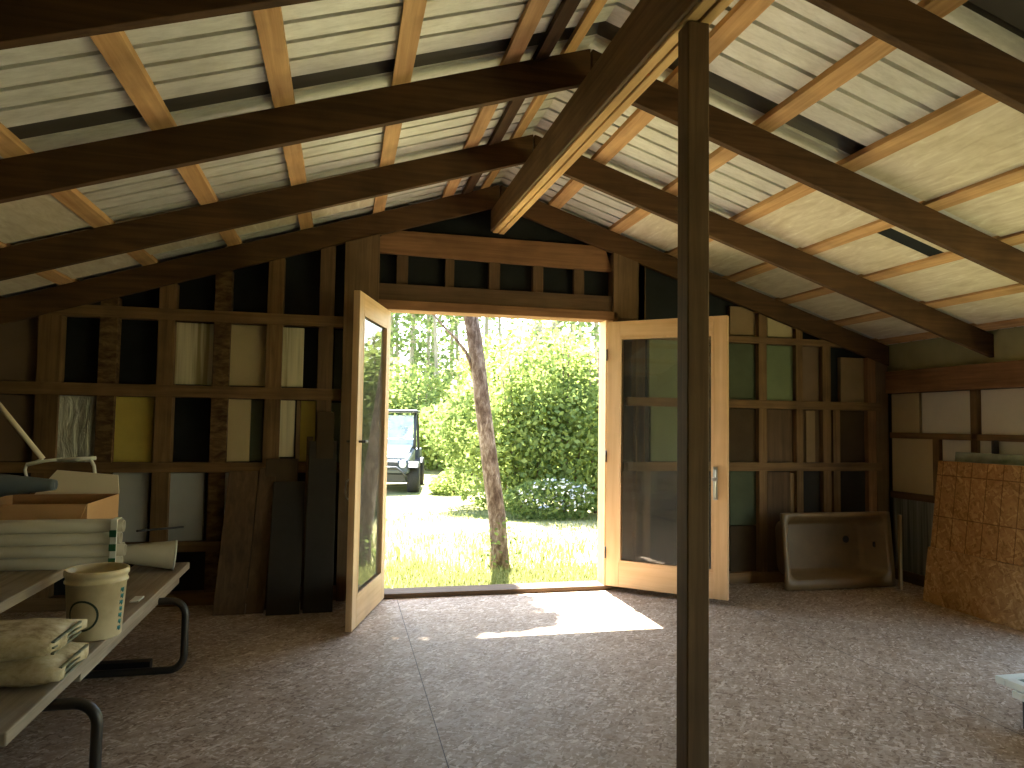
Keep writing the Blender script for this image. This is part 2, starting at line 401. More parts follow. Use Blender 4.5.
def girt(x0, x1, z0, z1, mat='studX', y0=FY-.002, y1=YF-.02): return MB().box(x0, x1, y0, y1, z0, z1).build('girt', mat, wf, .003)
# left side studs (pixel columns read at the wall's face)
for a, b, m in ((37, 56, 'studZ'), (98.5, 113.5, 'mottled'), (157, 170, 'studZ'), (213, 225, 'mottled'), (266, 277.5, 'studZ')):
    xa = at(a, 350, FY).x; stud(xa, xa+(.11 if a > 40 else .14), mat=m)
stud(px(318, 350), px(333, 350), mat='greyZ'.replace('grey', 'brown'))
stud(px(344, 300), DX0-.06, mat='postZ', y0=FY-.04)
for z0, z1 in ((1.985, 2.067), (1.445, 1.53), (.92, .99)): girt(XL, px(343), z0, z1)
girt(XL, px(230), .37, .44)
girt(XL, px(343), 0, .09)
def panel(x0, x1, y0, y1, mat, name='wall_panel', dep=.05, **t):
    "infill panel between studs, edges read from the photo at the panel's own plane"
    Y = YF-dep; a = at(x0, y0, Y); b = at(x1, y1, Y)
    return MB().box(a.x, b.x, Y, YF-.006, b.z, a.z).build(name, mat, wf, .003, **t)
def P(x0, x1, za, zb_, mat, dep=.05, **t):
    Y = YF-dep; a = at(x0, 400, Y).x; b = at(x1, 400, Y).x
    return MB().box(a, b, Y, YF-.006, za, zb_).build('wall_panel', mat, wf, .003, **t)
rowA = (1.535, 1.98); rowB = (.995, 1.44); rowC = (.43, .915)
P(-12, 36, *rowA, 'taupe'); P(169, 214, 1.54, 1.978, 'stripe', label='white peeling foam panel'); P(224, 266, 1.54, 1.98, 'cream', label='cream foam panel')
P(276, 302, 1.54, 1.975, 'stripe')
P(333, 343, 1.535, 1.97, 'green')
P(-12, 37, *rowB, 'taupe'); P(51, 98, .99, 1.442, 'foil', .07, label='crinkled silver foil panel'); P(108, 154, .99, 1.442, 'yellow', label='yellow foam panel')
P(221, 251, .995, 1.442, 'cream'); P(251.5, 263, 1.0, 1.44, 'green', .04); P(274, 295, 1.03, 1.44, 'stripe', .06); P(297, 301, .995, 1.44, 'tan', .06)
P(301, 316, .995, 1.44, 'yellow', .035); P(327, 343, .97, 1.43, 'sage', .05)
P(100, 152, .44, .915, 'bluewhite', .05, label='bluish white foam panel'); P(165, 207.5, .44, .915, 'bluewhite', .05); P(226, 234, .43, .915, 'white', .085)
# right of the door
for a, b, m in ((636, 645, 'studZ'), (759, 767, 'studZ'), (796.5, 803, 'studZ'), (823, 831, 'studZ'), (868, 876, 'trimZ')):
    xa = px(a); stud(xa, px(b)+.0, mat=m)
stud(px(833), px(840), 0, pz(836, 405), mat='studZ'); stud(px(690), px(701), mat='studZ')
stud(DX1+.06, px(637, 300), z0=DZ+.02, mat='postZ', y0=FY-.03)
stud(px(637, 300)+.01, px(645, 300), z0=0, mat='brownZ')
stud(px(876.5), 4.70, mat='postZ', y0=FY-.0)
for z0, z1 in ((pz(760, 343.5), pz(760, 337)), (pz(760, 408.5), pz(760, 400)), (pz(760, 471), pz(760, 462.5))): girt(DX1+.2, 4.63, z0, z1)
girt(DX1+.06, 4.63, 0, .09)
gA, gB, gC = pz(760, 343.5), pz(760, 400), pz(760, 462.5); hB = pz(760, 408.5); hC = pz(760, 471); hA = pz(760, 337)
panel(730, 757.5, 306, 336, 'tan'); panel(767.5, 797, 317, 338, 'cream'); 
P(729, 759, gB, gA-.003, 'green', label='green painted panel'); P(767, 797, gB, gA-.003, 'sage'); P(803, 824, gB, gA-.003, 'taupe'); P(841, 868, gB, pz(850, 357), 'tan')
P(729, 759, gC, hB-.003, 'dkbrown'); P(767, 797, gC, hB-.003, 'brownZ'); P(803, 824, gC, hB-.003, 'brownZ'); P(806, 815, gC, hB-.01, 'tan', .07); P(840, 868, gC, hB-.003, 'dkbrown')
P(730, 759, pz(740, 526), hC-.003, 'green'); P(730, 759, .09, pz(740, 527), 'dkbrown'); P(767, 790, .09, hC-.01, 'brownZ'); P(790, 803, .3, hC-.02, 'tan', .06); P(803, 868, .09, hC-.003, 'charcoal')
P(649, 690, gB-.0, gA+.02, 'sage'); P(651, 690, gC+.005, hB+.0, 'sage', label='pale green grey panel'); P(620, 649, gC, gB, 'charcoal'); P(622, 633, .1, hC, 'taupe'); P(640, 651, .1, hC, 'brownZ')
P(701, 729, gC, gA, 'dkbrown')
# over the doorway
zt0 = lambda x: 2.57-.012*(x-.13)
d = MB(); d.hexa([(.135, 5.40, 2.570), (2.11, 5.40, 2.540), (2.11, 5.438, 2.540), (.135, 5.438, 2.570), (.42, 5.40, 2.755), (1.90, 5.40, 2.75), (1.90, 5.438, 2.75), (.42, 5.438, 2.755)])
# tie board lies against the rafter's back, so it sits just behind it
d = MB(); ty0, ty1 = 5.464, 5.50
d.hexa([(.13, ty0, 2.572), (2.11, ty0, 2.54), (2.11, ty1, 2.54), (.13, ty1, 2.572), (.30, ty0, 2.752), (2.04, ty0, 2.745), (2.04, ty1, 2.745), (.30, ty1, 2.752)])
d.build('tie_board', 'trimX', wf, .004, label='knotty brown tie board under the roof peak')
MB().box(.17, 2.10, FY, YF-.004, 2.205, 2.335).build('lintel', 'brownX', wf, .003)
for a, b in ((396.5, 408), (445.5, 454), (489, 500), (533, 543), (574, 584), (614, 622)):
    MB().box(px(a, 275, YF-.05), px(b, 275, YF-.05), YF-.06, YF-.002, 2.335, 2.60).build('stud', 'brownZ', wf, .002)
stud(px(363, 270), px(367, 270), 2.30, 2.575, mat='greyZ', y0=FY-.02)

# door frame, sill
t1 = MB(); t1.box(DX0-.06, DX0, FY-.02, YF+.04, 0, DZ+.05); t1.box(DX1, DX1+.06, FY-.02, YF+.04, 0, DZ+.05); 
tr1 = t1.build('trim_1', 'doorZ', None, .003, kind='structure', label='pale door jambs')
tr2 = MB().box(DX0-.12, DX1+.10, FY-.03, YF+.04, DZ, DZ+.072).build('trim_2', 'trimX', None, .004, kind='structure', label='rough reddish wooden door header')
tr3 = MB().box(DX0-.06, DX1+.06, FY-.03, YF+.06, 0.0, .035).build('trim_3', 'brownX', None, .004, kind='structure', label='dark worn wooden door sill')
MB().box(DX0-.2, DX1+.2, YF+.07, YF+.32, -.2, -.03).build('trim_4', plain('concrete', (196, 190, 178), .1, 9), None, .01, kind='structure', label='pale concrete doorstep outside')

# doors: a leaf in local coords, hinge at the origin, running along +X, exterior face at -Y
def leaf(name, hinge, ang, L, lab, flip):
    H0, H1 = (.012 if flip else .045), 2.115
    root = empty(name, hinge, kind='structure', label=lab)
    st, tp, bt, th = .105, .13, .19, .042; o = Vector(hinge)
    def b(n, x0, x1, z0, z1, mat, y0=-th/2, y1=th/2, bev=.003, **t):
        return MB().box(o.x+x0, o.x+x1, o.y+y0, o.y+y1, z0, z1).build(n, mat, root, bev, **t)
    b('stile', 0, st, H0, H1, 'doorZ'); b('stile', L-st, L, H0, H1, 'doorZ')
    b('rail', st, L-st, H1-tp, H1, 'doorX'); b('rail', st, L-st, H0, H0+bt, 'doorX')
    b('glass_pane', st-.005, L-st+.005, H0+bt-.005, H1-tp+.005, 'glass', -.003, .003, 0)
    for s_ in (-1, 1):
        y0, y1 = (s_*th/2-.004, s_*th/2+.002) if s_ > 0 else (s_*th/2-.002, s_*th/2+.004)
        d = MB()
        for q in ((st-.002, st+.014, H0+bt, H1-tp), (L-st-.014, L-st+.002, H0+bt, H1-tp), (st, L-st, H0+bt, H0+bt+.014), (st, L-st, H1-tp-.014, H1-tp)):
            d.box(o.x+q[0], o.x+q[1], o.y+min(y0, y1)-(0), o.y+max(y0, y1), q[2], q[3])
        d.build('glazing_bead', 'doorZ', root, .001)
    # ball knobs, bolt
    hx = L-.055
    if flip:
        for s_ in (-1, 1):
            k = MB(); k.tube([(o.x+hx, o.y+s_*th/2, 1.17), (o.x+hx, o.y+s_*(th/2+.03), 1.17)], .008)
            k.tube([(o.x+hx-.0, o.y+s_*(th/2+.03), 1.17), (o.x+hx-.07, o.y+s_*(th/2+.034), 1.168)], .008)
            k.build('door_handle', 'metal', root)
        k = MB(); y = o.y-th/2
        k.tube([(o.x+hx, y, .80), (o.x+hx, y-.03, .82), (o.x+hx, y-.035, .87), (o.x+hx, y-.03, .92), (o.x+hx, y, .94)], .006, 8)
        k.build('pull_handle', 'steel', root)
    else:
        k = MB(); y = o.y-th/2
        k.box(o.x+st+.0, o.x+st+.001, y, y+.001, 1, 1.001)
        k.bm.clear(); xx = L-.09
        k.box(o.x+xx-.016, o.x+xx+.016, y-.008, y+.001, .76, 1.0)
        k.tube([(o.x+xx, y-.016, .78), (o.x+xx, y-.016, .98)], .008, 10)
        k.box(o.x+xx-.02, o.x+xx+.02, y-.024, y-.006, .90, .925)
        k.build('barrel_bolt', 'steel', root, .001)
    for z in (.3, 1.05, 1.85):
        MB().tube([(o.x-.004, o.y-th/2-.004, z-.045), (o.x-.004, o.y-th/2-.004, z+.045)], .007, 8).build('hinge', 'metal', root)
    root.rotation_euler.z = ang
    return root
# left leaf opens into the room: direction (0.085-.30, 4.57-5.41)
hl = Vector((DX0+.012, 5.40, 0)); fr_ = Vector((.070, 4.572, 0)); dv = fr_-hl
leaf('door_1', hl, math.atan2(dv.y, dv.x), dv.length, 'open glazed wooden door leaf beside the leaning boards', True)
hr = Vector((DX1+.012, 5.395, 0)); fr_ = Vector((2.752, 4.775, 0)); dv = fr_-hr
leaf('door_2', hr, math.atan2(dv.y, dv.x), dv.length, 'open glazed wooden door leaf behind the post', False)

# ------------------------------------------------------------------ right wall, left wall, back wall
wr = empty('wall_right', (XR, 2, 0), kind='structure')
def wall_side(root, X, sgn, skin, openings):
    "skin boards with openings (y0,y1,z0,z1)"
    TOP = zr(X, .19)
    ys = sorted({YB, YF}|{o[0] for o in openings}|{o[1] for o in openings}); d = MB()
    xa, xb = (X, X+.03*sgn) if sgn > 0 else (X+.03*sgn, X)
    for a, b in zip(ys, ys[1:]):
        op = [o for o in openings if o[0] <= a and b <= o[1]]
        if not op: d.box(xa, xb, a, b, -.3, TOP)
        else:
            d.box(xa, xb, a, b, -.3, op[0][2]); d.box(xa, xb, a, b, op[0][3], TOP)
    return d.build('skin', skin, root, 0)
OPR = [(-.6, 3.70, 0.0, 1.6)]  # unseen opening, added to let more daylight into the shed
OPL = []
OPB = True
wall_side(wr, XR+.06, 1, 'charcoal', OPR)
WXR = 4.70   # inner face of framing
def R_(name, mat, y0, y1, z0, z1, x0=WXR, x1=XR+.058, **t): return MB().box(x0, x1, y0, y1, z0, z1).build(name, mat, wr, .003, **t)
R_('wall_plate', 'trimY', 1.9, 5.43, 1.61, 1.80, 4.665, 4.735, label='thick reddish wall plate under the eave')
R_('wall_plate', 'trimY', YB, 1.9, 1.61, 1.80, 4.665, 4.735)
R_('girt', 'studY', 3.79, 5.43, 1.218, 1.268); R_('girt', 'brownY', 3.79, 5.43, .70, .755)
R_('girt', 'brownY', 3.79, 5.43, 0, .09)
yw = lambda x, y=410: (lambda d: (CP+d*(4.72/d.x)).y)(fw*F+rt*(x-512)-up*(y-384))
for a, b in ((972, 979),): R_('stud', 'studZ', yw(b), yw(a), .755, 1.61)
R_('stud', 'studZ', yw(941, 450), yw(934.5, 450), .755, 1.225)
R_('stud', 'studZ', 3.70, 3.79, 0, 1.61); R_('stud', 'studZ', -.69, -.6, 0, 1.61)
def RP(y0, y1, z0, z1, mat, **t): R_('wall_panel', mat, y0, y1, z0, z1, WXR+.025, XR+.055, **t)
RP(yw(918.5), 5.43, 1.265, 1.605, 'cream'); RP(yw(971), yw(921), 1.265, 1.605, 'white'); RP(3.8, yw(980.5), 1.265, 1.605, 'white')
RP(yw(933, 460), 5.43, .757, 1.222, 'cream'); RP(3.8, yw(942, 460), .757, 1.222, 'white')
RP(4.0, 5.43, .09, .70, striped('grey_ribbed_panel', (88, 92, 88), (126, 128, 120), 1, 26)); RP(3.8, 4.0, .09, .70, 'cream')
wl = empty('wall_left', (XL, 2, 0), kind='structure'); wall_side(wl, XL-.06, -1, 'charcoal', OPL)
for y in (4.4, 3.3, 2.2, 1.1): MB().box(XL-.06, XL+.03, y, y+.09, 0, 1.82).build('stud', 'studZ', wl, .003)
wb = empty('wall_back', (1.2, YB, 0), kind='structure')
d = MB(); bo = (1.1, 1.2, 0.0, .01) 
d.prism(gable(XL-.1, bo[0], -.3), (0, YB, 0), (0, -1, 0), .03); d.prism(gable(bo[1], XR+.1, -.3), (0, YB, 0), (0, -1, 0), .03); d.prism(gable(bo[0], bo[1], bo[3]), (0, YB, 0), (0, -1, 0), .03)
d.build('skin', 'charcoal', wb, 0)

# ------------------------------------------------------------------ boards leaning on the front wall
def lean(xa, xb, ztop, ybot, mat, label, th=.02, ytop=5.40, x_shift=0, cat='board'):
    d = MB(); s = x_shift
    d.hexa([(xa, ybot-th, .001), (xb, ybot-th, .001), (xb, ybot, .001), (xa, ybot, .001), (xa+s, ytop-th, ztop), (xb+s, ytop-th, ztop), (xb+s, ytop, ztop), (xa+s, ytop, ztop)])
    return d.build('leaning_board', mat, None, .003, label=label, category=cat, group='boards leaning on the front wall')
lean(-.80, -.60, .93, 5.16, 'brownZ', 'brown board leaning on the wall, nearest the picnic table', ytop=5.43, x_shift=.035)
lean(-.595, -.48, .955, 5.17, 'brownZ', 'narrow brown board leaning between the nearest brown board and the dark ones', ytop=5.43, x_shift=.035)
lean(-.46, -.245, .86, 5.10, 'charcoal', 'short dark board leaning in front of the tall panels', ytop=5.385)
lean(-.245, -.20, 1.18, 5.22, 'brownZ', 'thin brown strip leaning beside the tall dark panel', ytop=5.43)
lean(-.225, -.03, 1.15, 5.12, 'charcoal', 'tall dark panel leaning behind the open door', ytop=5.40)
lean(-.175, -.055, 1.36, 5.20, 'dkbrown', 'tallest brown board, leaning behind the dark panel', ytop=5.425)
lean(-.52, -.30, 1.02, 5.26, 'dkbrown', 'dark brown board leaning behind the short dark board', ytop=5.435)

# ------------------------------------------------------------------ picnic table
BX, TX, TZ = -.875, -1.155, .64
tb = empty('picnic_table', (-1.6, 3.5, 0), category='table', label='old picnic table with grey planks on a bent steel tube frame')
def T(n, mat, *a, **k): return bx(n, mat, tb, *a, **k)
T('bench_seat', 'greyY', -1.175, BX, 2.29, 4.74, .39, .43, .005)
T('seat_rail', 'greyY', BX-.035, BX-.008, 2.9, 4.5, .355, .389, .004)
for i in range(4):
    x1 = TX-.205*i
    T('table_plank', 'greyY', x1-.20, x1, 2.30, 4.34, TZ-.04, TZ, .005)
T('bench_seat', 'greyY', -2.30, -2.06, 2.29, 4.74, .39, .43, .005)
for Y in (2.66, 4.03):
    d = MB(); xr = -.755; xl = -2.32; r = .07
    def arc(cx, cz, a0, a1): return [(cx+r*math.cos(math.radians(a0+(a1-a0)*k/6)), Y, cz+r*math.sin(math.radians(a0+(a1-a0)*k/6))) for k in range(7)]
    pts = [(-1.16, Y, .366)]+arc(xr-r, .366-r, 90, 0)+arc(xr-r, .02+r, 0, -90)+arc(xl+r, .02+r, -90, -180)+arc(xl+r, .366-r, 180, 90)+[(-2.05, Y, .366)]
    d.tube(pts, .0185, 12).build('frame_tube', 'metal', tb)
    d = MB().tube([(-1.14, Y+.04, .366), (-1.28, Y+.04, TZ-.055), (-1.82, Y+.04, TZ-.055), (-2.08, Y+.04, .366)], .016, 10)
    d.build('table_brace', 'metal', tb)
T('cross_bar', 'blackp', -1.5, -.93, 4.10, 4.16, .001, .045)

# bags on the bench
def bag(z0, dx, seed, lab):
    rr = random.Random(seed); q = bmesh.new(); d = MB(); nx, ny = 12, 9; L, W, H = .50, .32, .082
    def P3(u, v, top):
        e = min(1, 5*min(u, 1-u))**.5*min(1, 6*min(v, 1-v))**.5
        z = H/2+(H/2*(.35+.65*e)*(1 if top else -1))+rr.uniform(-.003, .003)
        return Vector((-L/2+L*u+.01*math.sin(v*9+seed), -W/2+W*v+.006*math.sin(u*11+seed), max(0.002, z)))
    T_ = [[d.bm.verts.new(P3(i/nx, j/ny, 1)) for j in range(ny+1)] for i in range(nx+1)]
    B_ = [[d.bm.verts.new(P3(i/nx, j/ny, 0)) for j in range(ny+1)] for i in range(nx+1)]
    for i in range(nx):
        for j in range(ny):
            d.face([T_[i][j], T_[i+1][j], T_[i+1][j+1], T_[i][j+1]], True); d.face([B_[i][j], B_[i][j+1], B_[i+1][j+1], B_[i+1][j]], True)
    for i in range(nx):
        d.face([T_[i][0], B_[i][0], B_[i+1][0], T_[i+1][0]], True); d.face([T_[i][ny], T_[i+1][ny], B_[i+1][ny], B_[i][ny]], True)
    for j in range(ny):
        d.face([T_[0][j], T_[0][j+1], B_[0][j+1], B_[0][j]], True); d.face([T_[nx][j], B_[nx][j], B_[nx][j+1], T_[nx][j+1]], True)
    c = Vector((-1.11+dx, 2.76, z0)); bmesh.ops.translate(d.bm, verts=d.bm.verts[:], vec=c)
    o = d.build('paper_bag', 'bagm', None, origin=c, category='bag', label=lab, group='paper bags on the bench')
    s = MB(); x = c.x+L/2
    for k in range(3):
        s.box(x-.006, x+.004, c.y-W/2+.03, c.y+W/2-.04, z0+.02+k*.018, z0+.026+k*.018)
    s.build('printed_stripe', 'bagink', o)
    return o
q = NM('bag_paper', .8); f = q.noise(q.coords((1, 1, 1), add=2), 14, 6, .7)
q.col(q.ramp(f, [(.35, lin((150, 132, 96))), (.5, lin((196, 182, 144))), (.65, lin((214, 204, 172)))])).bump(f, .25, .006); M['bagm'] = q.m
M['bagink'] = plain('bag_ink', (120, 124, 104), .3, 30)
bag(.431, .0, 1, 'lower of the two crumpled paper bags on the bench'); bag(.514, -.025, 5, 'upper crumpled paper bag lying on the other bag')

# bucket
bc = Vector((-.938, 3.22, .431)); KB = .82
def mkplastic():
    q = NM('bucket_plastic', .4, .4); f = q.noise(q.coords((1, 1, 1)), 9, 4)
    q.col(q.ramp(f, [(.3, lin((196, 180, 138))), (.6, lin((222, 210, 172)))])); q.b.inputs['Subsurface Weight'].default_value = .1; q.b.inputs['Subsurface Radius'].default_value = (.02, .015, .01); return q.m
M['bucket'] = mkplastic(); M['bcyan'] = plain('blue_green_print', (52, 120, 120), .1); M['bdark'] = plain('dark_print', (60, 72, 58), .1)
d = MB().lathe(bc, [(r*KB, h_) for r, h_ in [(.112, 0), (.116, .004), (.132, .215), (.139, .216), (.139, .222), (.133, .224), (.135, .242), (.142, .244), (.142, .262), (.136, .266), (.128, .262), (.126, .22), (.11, .012)]], 40)
bk = d.build('bucket', 'bucket', None, origin=bc, category='bucket', label='cream plastic bucket with a printed ring standing on the bench')
def curved(name, mat, a0, a1, fz0, fz1, parent, off=.0012, n=8):
    "patch hugging the bucket wall"
    d = MB(); rows = []
    for k in range(n+1):
        a = math.radians(a0+(a1-a0)*k/n); rows.append([])
        for z in (fz0(k/n), fz1(k/n)):
            r = KB*(.116+(.132-.116)*(z-.004)/.211)+off; rows[-1].append(d.bm.verts.new(bc+Vector((r*math.cos(a), r*math.sin(a), z))))
    for a, b in zip(rows, rows[1:]): d.face([a[0], b[0], b[1], a[1]], True)
    return d.build(name, mat, parent, nofix=True, solid=.0008)
# ring print: closed band made of short arcs
d = MB(); N = 36; ri, ro = .052, .060; ring = []
for k in range(N):
    t = 2*PI*k/N; pr = []
    for r in (ri, ro):
        s_ = r*math.cos(t); z = .10+r*math.sin(t); a = math.radians(-100)+s_/.105; rad = KB*(.116+.016*(z-.004)/.211)+.0012
        pr.append(d.bm.verts.new(bc+Vector((rad*math.cos(a), rad*math.sin(a), z))))
    ring.append(pr)
for k in range(N): a, b = ring[k], ring[(k+1) % N]; d.face([a[0], b[0], b[1], a[1]])
d.build('ring_print', 'bdark', bk, nofix=True, solid=.0008)
for j, zc in enumerate((.185, .160, .135, .11, .085, .06, .035)):
    curved('letter_mark', 'bcyan', -22+(j % 2)*1.5, -10, lambda u, zc=zc: zc-.009+.004*math.sin(u*7), lambda u, zc=zc: zc+.009-.005*abs(math.sin(u*9)), bk)

# pipes on the table
M['pvc'] = plain('grey_white_pipe', (176, 170, 150), .06, 12, .45)
pr_ = .0258; names_ = ['bottom', 'second', 'third', 'top']
pz0 = TZ+pr_+.001
for row in range(4):
    for c_ in range(2):
        z = pz0+row*(2*pr_+.0004); Y = 3.50+c_*(2*pr_+.001); xe = -.925+[.0, .012, -.006, .004][row]-.02*c_
        d = MB().lathe((0, Y, z), [(pr_, -2.30), (pr_, xe), (pr_*.86, xe), (pr_*.84, xe-.05)], 20, 'X')
        d.build('plastic_pipe', 'pvc', None, category='pipe', group='grey white pipes stacked on the picnic table',
                label='grey white pipe, %s row of the stack on the picnic table, %s' % (names_[row], 'bucket side' if c_ == 0 else 'carton side'))
# strap with label around the pipe ends
d = MB(); zt = TZ+8*pr_+.006
d.box(-.965, -.940, 3.464, 3.472, TZ+.002, zt); d.box(-.965, -.940, 3.464, 3.54, zt, zt+.004)
M['wplastic'] = plain('white_plastic', (226, 230, 220), .06, 9, .4); M['gplastic'] = plain('green_plastic', (40, 92, 60), .1, 9, .4)
st = d.build('plastic_strap', 'wplastic', None, .001, category='strap', label='white and green plastic strap hanging over the ends of the pipe stack')
for z in (.66, .72, .78): MB().box(-.968, -.940, 3.459, 3.4635, z, z+.03).build('green_tag', 'gplastic', st, .001)
# open carton
M['card'] = plain('cardboard', (196, 158, 112), .08, 5, .85); M['cardw'] = plain('white_carton_face', (238, 228, 200), .04, 5, .8)
cx1, cx0, cy0, cy1, cz0, cz1 = -1.125, -1.62, 3.68, 4.16, TZ+.001, .90
ct = empty('cardboard_box', ((cx0+cx1)/2, (cy0+cy1)/2, cz0), category='box', label='open brown cardboard box with a pale raised flap on the picnic table')
bx('side_wall', 'card', ct, cx1-.005, cx1, cy0, cy1, cz0, cz1, .001); bx('side_wall', 'card', ct, cx0, cx0+.005, cy0, cy1, cz0, cz1, .001)
bx('end_wall', 'card', ct, cx0+.005, cx1-.005, cy0, cy0+.005, cz0, cz1, .001); bx('end_wall', 'card', ct, cx0+.005, cx1-.005, cy1-.005, cy1, cz0, cz1, .001)
bx('bottom', 'card', ct, cx0+.005, cx1-.005, cy0+.005, cy1-.005, cz0, cz0+.005, 0)
a = at(57, 470, 4.16); b = at(118, 475, 4.16); c = at(116, 500, 4.10); e = at(56, 504, 4.10)
d = MB(); n = Vector((0, .006, 0)); d.hexa([Vector((cx0+.10, cy1, cz1)), Vector((cx1, cy1, cz1)), Vector((cx1, cy1, cz1))+n, Vector((cx0+.10, cy1, cz1))+n, a, b, b+n, a+n]); d.build('flap', 'cardw', ct, .001, label='pale inner side of the raised flap')
d = MB(); d.hexa([(cx0, cy0, cz1), (cx1, cy0, cz1), (cx1, cy0-.004, cz1), (cx0, cy0-.004, cz1), (cx0+.02, cy0-.07, cz1-.10), (cx1-.02, cy0-.07, cz1-.10), (cx1-.02, cy0-.074, cz1-.10), (cx0+.02, cy0-.074, cz1-.10)]); 
d.build('flap', 'card', ct, .0005)
lb = MB().box(-1.60, -1.50, cy0-.003, cy0, .80, .83); lb.build('printed_label', 'wplastic', ct, 0)
# blue-grey roll lying over the carton
M['vinyl'] = plain('blue_grey_vinyl', (96, 110, 118), .1, 6, .35, .5)
d = MB(); d.lathe((0, 3.92, .968), [(.060, -2.2), (.060, -1.62), (.045, -1.50), (.028, -1.36), (.024, -1.34), (.020, -1.35)], 24, 'X')
d.build('vinyl_roll', 'vinyl', None, category='roll', label='blue grey rolled vinyl sheet lying across the open cardboard box')
# tapered white roll and black stick on the bench end
a = at(175, 544, 4.52); b = at(108, 545, 4.44)
ax = (a-b).normalized(); d = MB(); n = 28; r1, r0_ = .082, .040; a = Vector((a.x, a.y, .431+r1)); b = Vector((b.x, b.y, .545)); ax = (a-b).normalized()
d.tube([a, b], [r1, r0_], n, cap=False); d.tube([b, a], [r0_-.006, r1-.006], n, cap=False)
M['roll'] = plain('off_white_sheet', (186, 180, 156), .06, 8, .55)
ro_ = d.build('rolled_sheet', 'roll', None, nofix=True, category='roll', label='off-white rolled sheet with an open flared end on the bench')
pts = []
u = ax.cross(Vector((0, 0, 1))).normalized(); w = ax.cross(u)
MB().tube([a+(u*math.cos(2*PI*k/24)+w*math.sin(2*PI*k/24))*(r1-.003) for k in range(25)], .006, 6, cap=False).build('rim', 'wplastic', ro_, label='bright curled rim')
MB().tube([at(137, 531, 4.2)+Vector((0, 0, .0)), at(183, 527, 4.62)], .006, 8).build('thin_stick', 'blackp', None, category='stick', label='thin black stick lying on top of the off-white roll')
p = Vector((-.93, 3.80, .431)); bx('paper_scrap', 'wplastic', None, p.x-.02, p.x+.02, p.y-.05, p.y+.05, .431, .438, .001, category='paper', label='small white paper scrap on the bench beyond the bucket')
# paint roller with its pole, propped on the carton's flap
Yr = 4.20
A = at(0, 406, Yr); B = at(43, 459, Yr); dd = (A-B)
pr2 = empty('paint_roller', at(60, 470, Yr), category='tool', label='long pale wooden pole with a white wire roller frame above the cardboard box')
MB().tube([B, B+dd*1.25], .013, 10).build('pole', 'cardw', pr2)
MB().tube([B, at(36, 462, Yr), at(27, 464, Yr), at(25, 470, Yr), at(27, 480, Yr-.05)], .008, 8).build('wire_hook', 'wplastic', pr2)
MB().tube([at(27, 465, Yr), at(45, 461, Yr), at(62, 459, Yr)], .008, 8).build('wire_frame', 'wplastic', pr2)
MB().tube([at(58, 460, Yr), at(96, 458, Yr)], .010, 12).build('roller_sleeve', 'wplastic', pr2)
MB().tube([at(90, 458, Yr), at(94, 466, Yr), at(95, 474, Yr-.02)], .009, 8).build('wire_hook', 'wplastic', pr2)

# ------------------------------------------------------------------ tub standing on its side
def rrect(x0, x1, z0, z1, r, y, n=6):
    pts = []
    for cx_, cz_, a0 in ((x1-r, z1-r, 0), (x0+r, z1-r, 90), (x0+r, z0+r, 180), (x1-r, z0+r, 270)):
        for k in range(n+1):
            t = math.radians(a0+90*k/n); pts.append(Vector((cx_+r*math.cos(t), y, cz_+r*math.sin(t))))
    return pts
d = MB(); x0, x1, z0, z1, y = 3.45, 4.455, 0, .60, 5.10
rings = [rrect(x0, x1, z0, z1, .012, y+.03), rrect(x0, x1, z0, z1, .012, y), rrect(x0+.035, x1-.045, z0+.07, z1-.025, .07, y), rrect(x0+.045, x1-.055, z0+.08, z1-.035, .07, y+.012),
         rrect(x0+.06, x1-.10, z0+.10, z1-.06, .08, y+.20), rrect(x0+.10, x1-.14, z0+.14, z1-.10, .07, y+.235)]
vr = [[d.bm.verts.new(p) for p in r] for r in rings]; n = len(vr[0])
for a, b in zip(vr, vr[1:]):
    for k in range(n): d.face([a[k], a[(k+1) % n], b[(k+1) % n], b[k]], True)
d.face(vr[-1])
M['tub'] = plain('grimy_fibreglass', (124, 100, 66), .18, 4, .4, .5)
tub = d.build('bathtub', 'tub', None, solid=.006, nofix=True, category='bathtub', label='grimy beige bathtub standing on its long side against the front wall')
tub.rotation_euler.x = -.10
MB().tube([(x1-.085, y+.10, .33), (x1-.092, y+.11, .33)], .022, 14).build('overflow_hole', 'blackp', tub)
MB().tube([(x1-.26, y+.234, .37), (x1-.26, y+.228, .37)], .030, 16).build('drain', 'blackp', tub)
bx('thin_board', 'tan', None, 4.43, 4.452, 5.02, 5.045, 0.001, .60, .002, category='board', label='thin pale strip of wood standing beside the bathtub')

# ------------------------------------------------------------------ boards against the right wall
def rboard(name, mat, x, y0, y1, z0, z1, th, leanx, lab, **k):
    d = MB(); d.hexa([(x, y0, z0), (x+th, y0, z0), (x+th, y1, z0), (x, y1, z0), (x+leanx, y0, z1), (x+th+leanx, y0, z1), (x+th+leanx, y1, z1), (x+leanx, y1, z1)])
    return d.build(name, mat, None, .002, category='board', label=lab, **k)
rboard('strand_board', 'osb', 4.325, 3.62, 4.68, .001, .405, .018, .055, 'lower strand board panel standing on the floor by the side wall', group='strand boards by the side wall')
rboard('strand_board', 'osbgrid', 4.350, 3.58, 4.68, .001, 1.06, .018, .14, 'taller strand board panel with ruled lines, behind the lower one', group='strand boards by the side wall')
rboard('glass_sheet', 'greenglass', 4.42, 3.6, 4.62, .002, 1.13, .008, .17, 'grey green sheet showing above the ruled strand board')
bx('roof_hook', 'blackp', None, 4.655, 4.70, yw(1000, 450)-.012, yw(1000, 450)+.012, 1.11, 1.225, .002, category='hook', label='small dark peg on the side wall above the grey green sheet')

